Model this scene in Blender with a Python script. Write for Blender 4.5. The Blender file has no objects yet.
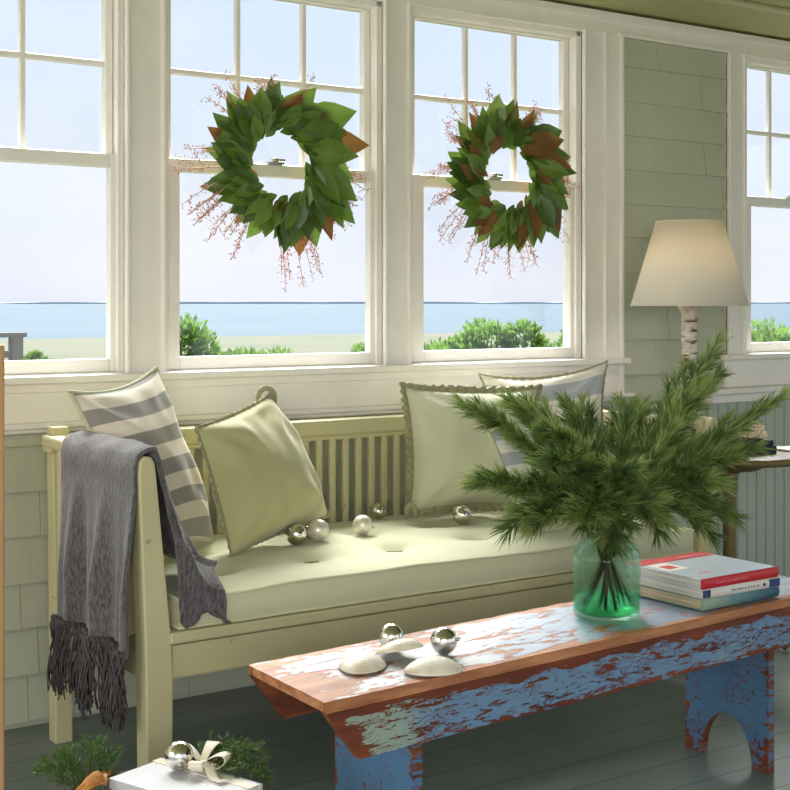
import bpy, math, random
from mathutils import Vector as V, Matrix, noise
from math import sin, cos, pi, radians
R = random.Random(7)
S = bpy.context.scene
COL = S.collection

# ---------------------------------------------------------------- mesh builder
class MB:
    def __init__(s): s.v=[]; s.f=[]; s.m=[]; s.sm=[]; s.uv=[]
    def add(s, vs, fs, mi=0, smooth=False, uvs=None):
        o=len(s.v); s.v+= [tuple(p) for p in vs]
        for k,f in enumerate(fs):
            s.f.append([o+i for i in f]); s.m.append(mi); s.sm.append(smooth)
            s.uv.append([uvs[i] for i in f] if uvs else [(0,0)]*len(f))
    def box(s, x0,x1,y0,y1,z0,z1, mi=0, M=None):
        vs=[V((x,y,z)) for z in (z0,z1) for y in (y0,y1) for x in (x0,x1)]
        if M: vs=[M@p for p in vs]
        s.add(vs,[(0,2,3,1),(4,5,7,6),(0,1,5,4),(2,6,7,3),(0,4,6,2),(1,3,7,5)],mi)
    def prism(s, pts, a, b, axis='y', mi=0, M=None):
        # pts: 2D outline; extruded along axis from a to b
        n=len(pts)
        def mk(p,t): return V((p[0],t,p[1])) if axis=='y' else (V((t,p[0],p[1])) if axis=='x' else V((p[0],p[1],t)))
        vs=[mk(p,a) for p in pts]+[mk(p,b) for p in pts]
        if M: vs=[M@p for p in vs]
        s.add(vs,[tuple(range(n)),tuple(range(2*n-1,n-1,-1))]+[(i,i+n,(i+1)%n+n,(i+1)%n) for i in range(n)],mi)
    def lathe(s, prof, c=(0,0,0), n=32, mi=0, smooth=True, cap=False):
        c=V(c); k=len(prof); vs=[]
        for i in range(n):
            a=2*pi*i/n
            for r,z in prof: vs.append(c+V((r*cos(a),r*sin(a),z)))
        fs=[]
        for i in range(n):
            j=(i+1)%n
            for q in range(k-1): fs.append((i*k+q,j*k+q,j*k+q+1,i*k+q+1))
        s.add(vs,fs,mi,smooth)
        if cap:
            for q in (0,k-1): s.add([vs[i*k+q] for i in range(n)],[tuple(range(n))],mi)
    def tube(s, pts, r, n=6, mi=0, smooth=True, r1=None, caps=True):
        pts=[V(p) for p in pts]; k=len(pts); vs=[]
        up=V((0.13,0.21,0.97))
        for i,p in enumerate(pts):
            d=(pts[min(i+1,k-1)]-pts[max(i-1,0)]).normalized()
            if d.length<.5: d=V((0,0,1))
            a=d.cross(up)
            if a.length<1e-3: a=d.cross(V((1,0,0)))
            a.normalize(); b=d.cross(a)
            rr=r[i] if isinstance(r,(list,tuple)) else (r if r1 is None else r+(r1-r)*i/max(1,k-1))
            for j in range(n):
                t=2*pi*j/n; vs.append(p+(a*cos(t)+b*sin(t))*rr)
        fs=[(i*n+j,i*n+(j+1)%n,(i+1)*n+(j+1)%n,(i+1)*n+j) for i in range(k-1) for j in range(n)]
        if caps: fs+= [tuple(range(n))[::-1], tuple(range((k-1)*n,k*n))]
        s.add(vs,fs,mi,smooth)
    def grid(s, fn, nu, nv, mi=0, smooth=True, closed_u=False):
        vs=[];uv=[]
        for j in range(nv+1):
            for i in range(nu+1):
                vs.append(fn(i/nu,j/nv)); uv.append((i/nu,j/nv))
        w=nu+1
        s.add(vs,[(j*w+i,j*w+i+1,(j+1)*w+i+1,(j+1)*w+i) for j in range(nv) for i in range(nu)],mi,smooth,uv)
    def ball(s, c, r, nu=24, nv=14, mi=0, sc=(1,1,1)):
        c=V(c); vs=[c+V((0,0,-r*sc[2]))]
        for j in range(1,nv):
            t=-pi/2+pi*j/nv
            for i in range(nu):
                a=2*pi*i/nu; vs.append(c+V((r*sc[0]*cos(t)*cos(a),r*sc[1]*cos(t)*sin(a),r*sc[2]*sin(t))))
        vs.append(c+V((0,0,r*sc[2]))); fs=[]
        for i in range(nu):
            fs.append((0,1+(i+1)%nu,1+i)); top=len(vs)-1; b=1+(nv-2)*nu
            fs.append((top,b+i,b+(i+1)%nu))
        for j in range(nv-2):
            for i in range(nu):
                a=1+j*nu+i; b=1+j*nu+(i+1)%nu; fs.append((a,b,b+nu,a+nu))
        s.add(vs,fs,mi,True)
    def build(s, name, mats, parent=None, bevel=0, weld=False, seg=2):
        me=bpy.data.meshes.new(name); me.from_pydata(s.v,[],s.f); 
        if not isinstance(mats,(list,tuple)): mats=[mats]
        for m in mats: me.materials.append(m)
        me.polygons.foreach_set('material_index',s.m); me.polygons.foreach_set('use_smooth',s.sm)
        ul=me.uv_layers.new(name='UVMap'); flat=[c for f in s.uv for p in f for c in p]
        ul.data.foreach_set('uv',flat)
        me.validate(); me.update()
        o=bpy.data.objects.new(name,me); COL.objects.link(o)
        if parent: o.parent=parent
        if weld:
            w=o.modifiers.new('weld','WELD'); w.merge_threshold=1e-4
        if bevel:
            b=o.modifiers.new('bevel','BEVEL'); b.width=bevel; b.segments=seg; b.limit_method='ANGLE'; b.angle_limit=radians(40)
        return o

def tag(o,label,cat,group=None,kind=None):
    o['label']=label; o['category']=cat
    if group: o['group']=group
    if kind: o['kind']=kind
    return o
def empty(name,loc=(0,0,0),rz=0):
    o=bpy.data.objects.new(name,None); o.empty_display_size=.05; COL.objects.link(o); o.location=loc; o.rotation_euler=(0,0,rz); return o
def struct(o,label=None):
    o['kind']='structure'
    if label: o['label']=label
    return o

# ---------------------------------------------------------------- materials
def srgb(r,g,b):
    f=lambda c:(c/255/12.92) if c/255<=.04045 else ((c/255+.055)/1.055)**2.4
    return (f(r),f(g),f(b),1)
class NT:
    def __init__(s,name):
        s.m=bpy.data.materials.new(name); s.m.use_nodes=True; s.t=s.m.node_tree; s.t.nodes.clear()
        s.out=s.n('ShaderNodeOutputMaterial'); s.b=s.n('ShaderNodeBsdfPrincipled'); s.l(s.b.outputs[0],s.out.inputs[0])
        s._tc=None
    def n(s,ty,**k):
        o=s.t.nodes.new(ty)
        for a,b in k.items(): setattr(o,a,b)
        return o
    def l(s,a,b): s.t.links.new(a,b)
    def set(s,**k):
        for a,b in k.items(): s.b.inputs[a.replace('_',' ')].default_value=b
        return s
    def co(s,scale=(1,1,1),kind='Object',rot=(0,0,0),loc=(0,0,0)):
        if not s._tc: s._tc=s.n('ShaderNodeTexCoord')
        mp=s.n('ShaderNodeMapping'); mp.inputs['Scale'].default_value=scale; mp.inputs['Rotation'].default_value=rot; mp.inputs['Location'].default_value=loc
        s.l(s._tc.outputs[kind],mp.inputs[0]); return mp.outputs[0]
    def noise(s,scale=5,detail=4,rough=.5,co=None,dist=0):
        q=s.n('ShaderNodeTexNoise'); q.inputs['Scale'].default_value=scale; q.inputs['Detail'].default_value=detail
        q.inputs['Roughness'].default_value=rough; q.inputs['Distortion'].default_value=dist
        s.l(co if co is not None else s.co(),q.inputs['Vector']); return q.outputs['Fac']
    def ramp(s,fac,stops,interp='LINEAR'):
        r=s.n('ShaderNodeValToRGB'); r.color_ramp.interpolation=interp; e=r.color_ramp.elements
        while len(e)<len(stops): e.new(.5)
        for x,(p,c) in zip(e,stops): x.position=p; x.color=c
        s.l(fac,r.inputs[0]); return r.outputs[0]
    def mix(s,fac,a,b,blend='MIX'):
        q=s.n('ShaderNodeMix',data_type='RGBA',blend_type=blend)
        for i,x in ((0,fac),(6,a),(7,b)):
            if hasattr(x,'node'): s.l(x,q.inputs[i])
            else: q.inputs[i].default_value=x
        return q.outputs[2]
    def math(s,op,a,b=0,clamp=False):
        q=s.n('ShaderNodeMath',operation=op); q.use_clamp=clamp
        for i,x in ((0,a),(1,b)):
            if hasattr(x,'node'): s.l(x,q.inputs[i])
            else: q.inputs[i].default_value=x
        return q.outputs[0]
    def bump(s,h,strength=.3,dist=.01):
        b=s.n('ShaderNodeBump'); b.inputs['Strength'].default_value=strength; b.inputs['Distance'].default_value=dist
        s.l(h,b.inputs['Height']); s.l(b.outputs[0],s.b.inputs['Normal']); return s
    def color(s,c):
        if hasattr(c,'node'): s.l(c,s.b.inputs['Base Color'])
        else: s.b.inputs['Base Color'].default_value=c
        return s

def m_simple(name,c,rough=.6,var=.12,scale=12,bump=.05,metal=0,stretch=(1,1,1),bd=.003):
    t=NT(name); t.set(Roughness=rough,Metallic=metal)
    nz=t.noise(scale,5,.55,t.co(stretch))
    d=tuple(x*(1-var) for x in c[:3])+(1,); l=tuple(min(1,x*(1+var)) for x in c[:3])+(1,)
    t.color(t.ramp(nz,[(.3,d),(.7,l)])); t.bump(nz,bump,bd); return t.m
WHITE=m_simple('white_paint',srgb(238,233,225),.38,.03,9,.03)
SASHW=m_simple('sash_white_paint',srgb(236,232,224),.35,.03,11,.03)
CEIL=m_simple('olive_ceiling_paint',srgb(164,166,114),.55,.05,5,.03)
CEILL=m_simple('light_olive_trim_paint',srgb(176,178,136),.5,.04,6,.03)
BEAD=m_simple('grey_green_beadboard_paint',srgb(172,180,166),.5,.06,8,.04,stretch=(1,1,.3))

t=NT('sage_shingle_paint'); t.set(Roughness=.62)
g=t.noise(60,5,.6,t.co((1,1,.06))); g2=t.noise(2.5,3,.5)
c=t.mix(g2,srgb(186,189,164),srgb(200,202,180)); c=t.mix(t.math('MULTIPLY',g,.30),c,srgb(158,162,134)); t.color(c); t.bump(g,.35,.003); SHING=t.m

t=NT('dark_grey_floor_paint'); t.set(Roughness=.33)
co=t.co(); g=t.noise(3,4,.5,co); g2=t.noise(40,4,.6,t.co((.05,1,1)))
sx=t.n('ShaderNodeSeparateXYZ'); t.l(co,sx.inputs[0])
fr=t.math('FRACT',t.math('MULTIPLY',sx.outputs[1],1/.14)); gap=t.math('LESS_THAN',fr,.03)
c=t.ramp(g,[(.3,srgb(104,116,112)),(.7,srgb(122,134,130))]); c=t.mix(gap,c,srgb(60,68,66)); t.color(c)
t.bump(t.math('SUBTRACT',g2,gap),.12,.003); t.l(t.math('ADD',t.math('MULTIPLY',g,.2),.24),t.b.inputs['Roughness']); FLOOR=t.m

t=NT('olive_cream_settle_paint'); t.set(Roughness=.5)
g=t.noise(5,5,.6); g2=t.noise(30,5,.65,t.co((1,1,.25))); w=t.ramp(t.noise(38,6,.7,t.co((.5,1,.5))),[(.66,(0,0,0,1)),(.70,(1,1,1,1))])
c=t.mix(g,srgb(182,174,132),srgb(200,193,153)); c=t.mix(t.math('MULTIPLY',w,.7),c,srgb(132,118,78)); t.color(c); t.bump(g2,.15,.002); SETTLE=t.m

def chipped(name, paint_a, paint_b, wood_a, wood_b, cover, crack=True, sc=1.0, pr=.38):
    t=NT(name); t.set(Roughness=.55)
    flake=t.noise(24*sc,10,.72,t.co((.36,1,1.6)),.6)
    fine=t.noise(85*sc,4,.65,t.co((.28,1,1.6)),.3)
    f=t.math('ADD',t.math('MULTIPLY',flake,.66),t.math('MULTIPLY',fine,.34))
    # the paint has worn off along the board edges: object-space z / y distance is handled by 'Edge' attribute in uv.y
    uv=t.n('ShaderNodeTexCoord'); sp=t.n('ShaderNodeSeparateXYZ'); t.l(uv.outputs['UV'],sp.inputs[0])
    edge=t.math('MULTIPLY',sp.outputs[0],.16)
    f=t.math('SUBTRACT',f,edge)
    mask=t.ramp(f,[(cover,(0,0,0,1)),(cover+.018,(1,1,1,1))])
    big=t.noise(3.2,4,.55,t.co((1,1,1),loc=(3.1,.4,1.7)))
    big=t.math('ADD',big,t.math('MULTIPLY',sp.outputs[1],1.0))
    pc=t.ramp(big,[(.58,paint_a),(.72,paint_b)])
    pv=t.noise(26,5,.7,t.co((.6,1,1))); pc=t.mix(t.math('MULTIPLY',pv,.5),pc,tuple(x*.62 for x in paint_a[:3])+(1,))
    wv=t.noise(22,6,.65,t.co((.12,1,1.2)),.5); wc=t.ramp(wv,[(.35,wood_a),(.65,wood_b)])
    if crack:
        vo=t.n('ShaderNodeTexVoronoi',feature='DISTANCE_TO_EDGE'); vo.inputs['Scale'].default_value=38; wob=t.n('ShaderNodeVectorMath',operation='ADD'); t.l(t.co((.26,1,1.9)),wob.inputs[0])
        nn=t.n('ShaderNodeTexNoise'); nn.inputs['Scale'].default_value=42; t.l(t.co(),nn.inputs['Vector']); sc_=t.n('ShaderNodeVectorMath',operation='SCALE'); sc_.inputs['Scale'].default_value=.05; t.l(nn.outputs['Color'],sc_.inputs[0]); t.l(sc_.outputs[0],wob.inputs[1]); t.l(wob.outputs[0],vo.inputs['Vector'])
        ck=t.ramp(vo.outputs['Distance'],[(.015,(0,0,0,1)),(.05,(1,1,1,1))]); pres=t.ramp(t.noise(9,3,.6,t.co((.5,1,1))),[(.44,(1,1,1,1)),(.60,(0,0,0,1))])
        ck=t.math('MAXIMUM',ck,pres); mask=t.math('MULTIPLY',mask,ck)
    t.color(t.mix(mask,wc,pc))
    h=t.math('ADD',mask,t.math('MULTIPLY',wv,.35)); t.bump(h,.55,.003)
    t.l(t.math('SUBTRACT',.62,t.math('MULTIPLY',mask,.62-pr)),t.b.inputs['Roughness'])
    return t.m
BLUE=chipped('chipped_blue_paint',srgb(116,150,184),srgb(168,186,160),srgb(72,28,14),srgb(132,62,30),.455)
BLUE2=chipped('chipped_deep_blue_paint',srgb(84,126,164),srgb(100,142,172),srgb(84,36,18),srgb(140,74,38),.40,sc=.8)
TOPB=chipped('worn_pale_blue_top_paint',srgb(150,166,188),srgb(198,198,202),srgb(146,84,48),srgb(206,146,102),.452,sc=.62,crack=False,pr=.40)  # worn paint made paler, with window glare put into its colour
BROWN=chipped('bare_reddish_wood',srgb(110,130,140),srgb(120,140,150),srgb(92,44,22),srgb(150,84,46),.60)

def fabric(name,c,rough=.9,var=.06,weave=900,bump=.12,stripe=None):
    t=NT(name); t.set(Roughness=rough); t.b.inputs['Sheen Weight'].default_value=.25
    big=t.noise(6,4,.5); base=t.mix(big,tuple(x*(1-var) for x in c[:3])+(1,),tuple(min(1,x*(1+var)) for x in c[:3])+(1,))
    if stripe:
        uv=t.n('ShaderNodeTexCoord'); sp=t.n('ShaderNodeSeparateXYZ'); t.l(uv.outputs['UV'],sp.inputs[0])
        a=sp.outputs[stripe['axis']]; fr=t.math('FRACT',t.math('ADD',t.math('MULTIPLY',a,stripe['n']),stripe.get('off',0)))
        k=t.ramp(fr,[(0,(0,0,0,1)),(stripe.get('w',.5)-.02,(0,0,0,1)),(stripe.get('w',.5)+.0,(1,1,1,1)),(.985,(1,1,1,1)),(1,(0,0,0,1))])
        base=t.mix(k,base,stripe['c'])
    t.color(base); w=t.noise(weave/4,2,.5); t.bump(t.math('ADD',t.math('MULTIPLY',w,.3),t.noise(16,3,.5)),bump,.006); return t.m
CUSH=fabric('pale_sage_linen',srgb(206,206,170),var=.04)
OLIVE=fabric('olive_linen',srgb(184,180,134))
OLIVED=fabric('dark_olive_trim',srgb(152,148,112),bump=.4)
SAGE=fabric('light_sage_linen',srgb(202,203,172))
STR1=fabric('grey_cream_striped_linen',srgb(226,216,200),stripe=dict(axis=1,n=5.2,off=.42,c=srgb(150,146,140)))
STR2=fabric('grey_white_striped_linen',srgb(232,224,212),stripe=dict(axis=1,n=3.1,off=.15,w=.55,c=srgb(176,178,186)))
STR3=fabric('white_grey_striped_linen',srgb(232,228,220),stripe=dict(axis=1,n=3.6,off=.3,w=.5,c=srgb(180,182,188)))
t=NT('charcoal_knit'); t.set(Roughness=.95); t.b.inputs['Sheen Weight'].default_value=.5; t.b.inputs['Sheen Roughness'].default_value=.4
g=t.noise(150,4,.75,t.co((1,1,.35))); g2=t.noise(14,3,.5)
t.color(t.mix(t.math('MULTIPLY',g2,.5),t.ramp(g,[(.36,srgb(50,47,50)),(.62,srgb(120,115,118))]),srgb(86,81,84))); t.bump(g,.8,.006); KNIT=t.m
FRINGE=m_simple('charcoal_yarn',srgb(78,72,73),.95,.25,60,.3)
SILVER=m_simple('silver_mirror_glass',srgb(235,232,224),.14,.02,8,.01,metal=1)
MATTE=m_simple('frosted_pearl_glass',srgb(226,220,204),.35,.03,20,.05,metal=.35)
CAPM=m_simple('silver_cap_metal',srgb(190,186,176),.3,.05,30,.1,metal=1)
t=NT('clam_shell'); t.set(Roughness=.45); 
uvn=t.n('ShaderNodeTexCoord'); sp=t.n('ShaderNodeSeparateXYZ'); t.l(uvn.outputs['UV'],sp.inputs[0])
rg=t.math('SINE',t.math('ADD',t.math('MULTIPLY',sp.outputs[1],95),t.math('MULTIPLY',t.noise(20,3,.5),6)))
t.color(t.ramp(t.math('ADD',t.math('MULTIPLY',rg,.05),t.noise(12,4,.6)),[(.3,srgb(186,172,146)),(.6,srgb(230,222,204))])); t.bump(rg,.08,.001); SHELL=t.m
LEAF=None
def leafmat(name,a,b,rough=.4,tr=.0,scale=9):
    t=NT(name); t.set(Roughness=rough); t.color(t.ramp(t.noise(scale,3,.5),[(.3,a),(.7,b)]))
    if tr:
        tl=t.n('ShaderNodeBsdfTranslucent'); tl.inputs[0].default_value=tuple(min(1,x*1.7) for x in b[:3])+(1,)
        mx=t.n('ShaderNodeMixShader'); mx.inputs[0].default_value=tr
        t.l(t.b.outputs[0],mx.inputs[1]); t.l(tl.outputs[0],mx.inputs[2]); t.l(mx.outputs[0],t.out.inputs[0])
    return t.m
MAG=leafmat('magnolia_leaf',srgb(82,116,38),srgb(112,138,58),.36,.10)
MAG2=leafmat('magnolia_leaf_deep',srgb(58,88,30),srgb(82,106,42),.36,.08)
MAGB=leafmat('magnolia_underside',srgb(104,74,34),srgb(132,92,44),.7,.1)
TWIG=m_simple('brown_twig',srgb(108,78,50),.8,.2,60,.2)
PINKT=m_simple('pinkish_dried_sprig',srgb(190,150,124),.8,.15,60,.1)
BERRY=m_simple('dusty_pink_berry',srgb(196,128,108),.6,.15,60,.1)
PINE=leafmat('pine_needle',srgb(98,122,60),srgb(152,168,100),.5,.3,14)
PINE2=leafmat('pine_needle_deep',srgb(60,86,46),srgb(98,122,66),.5,.25,14)
CEDAR=leafmat('cedar_frond',srgb(48,78,30),srgb(86,116,48),.6,.15,20)
STEM=m_simple('dark_branch_bark',srgb(86,66,42),.85,.25,50,.4,stretch=(1,1,.2))
BUSH=leafmat('bayberry_leaf',srgb(58,92,34),srgb(98,130,54),.8,.3,3)
BUSHW=m_simple('bush_wood',srgb(84,70,50),.9,.2,10,.2)

t=NT('aqua_jar_glass'); gl=t.n('ShaderNodeBsdfGlass'); gl.inputs['Color'].default_value=(.86,.98,.93,1); gl.inputs['Roughness'].default_value=0.0; gl.inputs['IOR'].default_value=1.3
tr=t.n('ShaderNodeBsdfTransparent'); tr.inputs[0].default_value=(.86,.98,.93,1); mx=t.n('ShaderNodeMixShader'); mx.inputs[0].default_value=.35
t.l(tr.outputs[0],mx.inputs[1]); t.l(gl.outputs[0],mx.inputs[2]); t.l(mx.outputs[0],t.out.inputs[0]); JAR=t.m
t=NT('green_water'); gl=t.n('ShaderNodeBsdfGlass'); gl.inputs['Color'].default_value=(.50,.92,.66,1); gl.inputs['IOR'].default_value=1.2
tr=t.n('ShaderNodeBsdfTransparent'); tr.inputs[0].default_value=(.50,.92,.66,1); mx=t.n('ShaderNodeMixShader'); mx.inputs[0].default_value=.35
t.l(tr.outputs[0],mx.inputs[1]); t.l(gl.outputs[0],mx.inputs[2]); t.l(mx.outputs[0],t.out.inputs[0]); WATER=t.m
t=NT('window_glass'); tr=t.n('ShaderNodeBsdfTransparent'); tr.inputs[0].default_value=(.97,.985,.99,1)
gy=t.n('ShaderNodeBsdfGlossy'); gy.inputs['Roughness'].default_value=.02; mx=t.n('ShaderNodeMixShader'); mx.inputs[0].default_value=.05
t.l(tr.outputs[0],mx.inputs[1]); t.l(gy.outputs[0],mx.inputs[2]); t.l(mx.outputs[0],t.out.inputs[0]); PANE=t.m
t=NT('linen_lamp_shade'); t.set(Roughness=.85); t.color(t.ramp(t.noise(300,2,.5,t.co((1,1,.2))),[(.3,srgb(246,241,228)),(.7,srgb(252,248,238))]))
tl=t.n('ShaderNodeBsdfTranslucent'); tl.inputs[0].default_value=srgb(246,232,204); mx=t.n('ShaderNodeMixShader'); mx.inputs[0].default_value=.35
t.l(t.b.outputs[0],mx.inputs[1]); t.l(tl.outputs[0],mx.inputs[2]); t.l(mx.outputs[0],t.out.inputs[0]); SHADE=t.m
t=NT('birch_bark'); t.set(Roughness=.75)
d=t.ramp(t.noise(26,5,.65,t.co((.5,.5,2.6))),[(.54,(0,0,0,1)),(.61,(1,1,1,1))]); b=t.noise(14,4,.6)
t.color(t.mix(d,t.ramp(b,[(.35,srgb(150,132,110)),(.6,srgb(218,208,192))]),srgb(84,66,50))); t.bump(t.math('ADD',b,d),.4,.003); BIRCH=t.m
TABLE=m_simple('olive_brown_table_wood',srgb(112,94,50),.4,.2,14,.15,stretch=(.3,1,1))
BRASS=m_simple('dark_lamp_fitting',srgb(120,100,70),.4,.1,20,.1,metal=.8)
CORAL=m_simple('cream_coral',srgb(240,226,198),.85,.15,60,.5)
def plain(name,c,rough=.5): return m_simple(name,c,rough,.05,20,.03)
PAGE=NT('book_pages'); PAGE.set(Roughness=.85); q=PAGE.noise(260,2,.5,PAGE.co((.02,.02,1))); PAGE.color(PAGE.ramp(q,[(.35,srgb(196,190,182)),(.6,srgb(236,230,220))])); PAGE=PAGE.m
PAGET=NT('tan_book_pages'); PAGET.set(Roughness=.85); q=PAGET.noise(260,2,.5,PAGET.co((.02,.02,1))); PAGET.color(PAGET.ramp(q,[(.35,srgb(176,160,128)),(.6,srgb(214,198,166))])); PAGET=PAGET.m
DECK=m_simple('weathered_grey_deck_wood',srgb(112,110,106),.9,.1,10,.2)
POSTM=m_simple('tan_door_wood',srgb(206,162,112),.6,.2,6,.2,stretch=(1,1,.2))
RIB=fabric('ivory_satin_ribbon',srgb(226,216,194),rough=.5,bump=.05)
t=NT('white_ribbed_paper'); t.set(Roughness=.6); co=t.co(); sx=t.n('ShaderNodeSeparateXYZ'); t.l(co,sx.inputs[0])
w=t.math('SINE',t.math('MULTIPLY',sx.outputs[0],700)); t.color(t.ramp(w,[(.2,srgb(196,196,204)),(.6,srgb(236,236,240))])); t.bump(w,.12,.001); RIBP=t.m
DRY=leafmat('dried_tan_leaf',srgb(176,116,58),srgb(222,170,100),.6,.15,12)

# ---------------------------------------------------------------- setting: floor, ceiling, walls
YW=3.76
m=MB(); m.box(-3,7.5,-2.5,3.90,-.06,0); struct(m.build('floor',FLOOR),'dark grey-green painted board floor')
m=MB(); m.box(-3,7.5,-2.2,3.95,2.30,2.38); struct(m.build('ceiling',CEIL,),'olive painted porch ceiling')
m=MB(); m.box(-3,7.5,3.36,3.40,2.285,2.30); struct(m.build('trim_1',CEILL,bevel=.004),'pale olive ceiling batten')
# window openings (x0,x1): reveal edges; sill .985, head 2.20
OP=[(.80,1.645),(1.755,2.565),(2.655,3.455),(4.325,4.985)]
ZS,ZH=.985,2.205
# wall body with openings
m=MB(); xs=[-3]+[x for o in OP for x in o]+[7.5]
for i in range(0,len(xs),2): m.box(xs[i],xs[i+1],3.785,3.862,ZS,ZH)
m.box(-3,7.5,3.785,3.862,-.05,ZS); m.box(-3,7.5,3.785,3.862,ZH,2.30)
struct(m.build('wall_window',WHITE),'white painted window wall')
# shingles
def shingles(mb,x0,x1,z0,z1,y=3.785,wr=(.10,.26)):
    k=math.floor((z0-.148)/.13)
    z=.148+.13*k
    while z<z1:
        a=max(z,z0); b=min(z+.135,z1)
        if b-a>.01:
            x=x0
            while x<x1-1e-4:
                w=R.uniform(*wr); xe=min(x1,x+w)
                if x1-xe<.04: xe=x1
                th=.019+R.uniform(-.002,.003); zz=a+(R.uniform(-.003,.003) if a>z0 else 0)
                th0=th*(1-(a-z)/.15); th1=.003
                g=.0008
                mb.prism([(y,zz),(y-th0,zz),(y-th1-.001,b+.003),(y,b+.003)],x+g,xe-g,'x')
                x=xe
        z+=.13
m=MB(); shingles(m,-1.2,4.12,0.0,.85); shingles(m,3.62,4.26,.84,2.22,3.785,(.22,.5))
struct(m.build('wall_back',SHING),'pale sage painted wood shingles')
# beadboard wainscot at right
m=MB(); x=4.12
while x<7.4:
    m.box(x+.003,x+.052,3.762,3.786,0,.83); m.tube([(x+.0545,3.764,0),(x+.0545,3.764,.83)],.0025,5); x+=.057
struct(m.build('wall_right_wainscot',BEAD,bevel=.002),'grey-green beadboard below the right window')
# trims
def board(name,bx,bevel=.004,mat=WHITE,label=None):
    m=MB()
    for b in bx: m.box(*b)
    return struct(m.build(name,mat,bevel=bevel),label)
def casing(x0,x1): # flat casing with raised outer beads
    return [(x0,x1,3.762,3.79,ZS,2.215),(x0,x0+.014,3.750,3.775,ZS,2.215),(x1-.014,x1,3.750,3.775,ZS,2.215)]
board('trim_2',casing(.60,.815))
board('trim_3',casing(1.635,1.765),label='white casing between the left and wreath windows')
board('trim_4',casing(2.555,2.665),label='white casing between the two wreath windows')
board('trim_5',casing(3.447,3.565)+[(3.565,3.64,3.755,3.79,.86,2.215),(3.628,3.645,3.745,3.79,.84,2.215)],label='white corner casing right of the wreath windows')
board('trim_6',casing(4.232,4.335),label='white casing left of the right window')
board('trim_7',casing(4.975,5.12))
board('trim_8',[(-1.2,7,3.757,3.79,2.205,2.29),(-1.2,7,3.742,3.77,2.262,2.290),(3.62,4.26,3.750,3.77,2.205,2.222)],label='white head trim under the ceiling')
board('trim_9',[(-1.2,3.65,3.715,3.80,.972,.994),(-1.2,3.60,3.757,3.79,.85,.975),(-1.2,3.60,3.747,3.77,.945,.972)],label='white stool and apron below the windows')
board('trim_10',[(-1.2,3.69,3.725,3.79,.846,.862),(-1.2,3.62,3.745,3.79,.832,.848)],label='white ledge below the window apron')
board('trim_11',[(4.20,7,3.715,3.80,.972,.994),(4.22,7,3.757,3.79,.86,.975)],label='white stool and apron of the right window')
board('trim_12',[(4.10,7,3.69,3.79,.838,.860),(4.12,7,3.735,3.79,.80,.84)],label='white chair rail above the beadboard')

def window(n,x0,x1,g0,g1,mun,label,lg=None):
    w=struct(empty('window_%d'%n,(0,0,0)),label)
    m=MB()
    m.box(x0,x0+.018,3.775,3.862,ZS,ZH); m.box(x1-.018,x1,3.775,3.862,ZS,ZH); m.box(x0,x1,3.775,3.862,ZH-.018,ZH); m.box(x0,x1,3.775,3.88,ZS-.01,ZS+.012)
    m.box(x0+.018,x0+.028,3.775,3.789,ZS,ZH); m.box(x1-.028,x1-.018,3.775,3.789,ZS,ZH)
    m.build('window_frame',SASHW,w,bevel=.002)
    a,b=x0+.02,x1-.02
    def sash(nm,y0,y1,zb,zt,gz0,gz1,ms,hm,g0=g0,g1=g1):
        if ms: g0-=.012
        m=MB(); m.box(a,g0,y0,y1,zb,zt); m.box(g1,b,y0,y1,zb,zt); m.box(g0,g1,y0,y1,zb,gz0); m.box(g0,g1,y0,y1,gz1,zt)
        so=m.build(nm,SASHW,w,bevel=.004)
        if ms:
            q=MB()
            for x in ms: q.box(x-.009,x+.009,y0+.006,y1-.006,gz0,gz1)
            q.box(g0,g1,y0+.007,y1-.007,hm-.009,hm+.009)
            q.build('muntins',SASHW,so,bevel=.004)
        p=MB(); ym=(y0+y1)/2+.004; p.box(g0-.004,g1+.004,ym-.0015,ym+.0015,gz0-.004,gz1+.004); p.build('pane',PANE,so)
    sash('lower_sash',3.790,3.822,ZS+.012,1.640,1.036,1.600,None,0)
    sash('upper_sash',3.826,3.858,1.606,ZH-.018,1.645,2.178,mun,1.912)
    m=MB(); c=(a+b)/2; m.box(c-.028,c+.028,3.785,3.805,1.640,1.648); m.lathe([(0,0),(.012,0),(.012,.012),(0,.014)],(c,3.795,1.648),12); m.box(c-.004,c+.034,3.788,3.797,1.652,1.659)
    m.build('sash_lock',CAPM,w)
    return w
window(1,*OP[0],.85,1.600,[1.10,1.352],'white double hung window, leftmost, partly cut off')
window(2,*OP[1],1.827,2.521,[2.049,2.291],'white double hung window behind the larger wreath')
window(3,*OP[2],2.743,3.411,[2.959,3.183],'white double hung window behind the second wreath')
window(4,*OP[3],4.407,4.935,[4.574,4.752],'white double hung window at the right edge')

# ---------------------------------------------------------------- outside
t=NT('sea_water'); t.set(Roughness=.8)
n1=t.noise(.02,5,.6,t.co((.25,1.2,1))); n2=t.noise(.5,4,.6,t.co((.3,1.5,1)))
t.color(t.ramp(n1,[(.3,srgb(50,68,80)),(.7,srgb(60,79,91))])); t.bump(n2,.25,.2); t.b.inputs['Specular IOR Level'].default_value=.05; SEA=t.m
m=MB(); m.box(-3000,6500,60,5200,-1.4,-1.15); o=m.build('sea',SEA); struct(o,'blue sea running to the horizon')
t=NT('dune_grass'); t.set(Roughness=.95)
n1=t.noise(.09,5,.6,t.co((1,1,1))); n2=t.noise(2.2,6,.7)
c=t.ramp(n1,[(.35,srgb(60,68,40)),(.5,srgb(82,84,52)),(.68,srgb(74,72,54))]); t.color(t.mix(t.math('MULTIPLY',n2,.6),c,srgb(50,58,32))); t.bump(n2,.8,.3); DUNE=t.m
m=MB()
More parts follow.
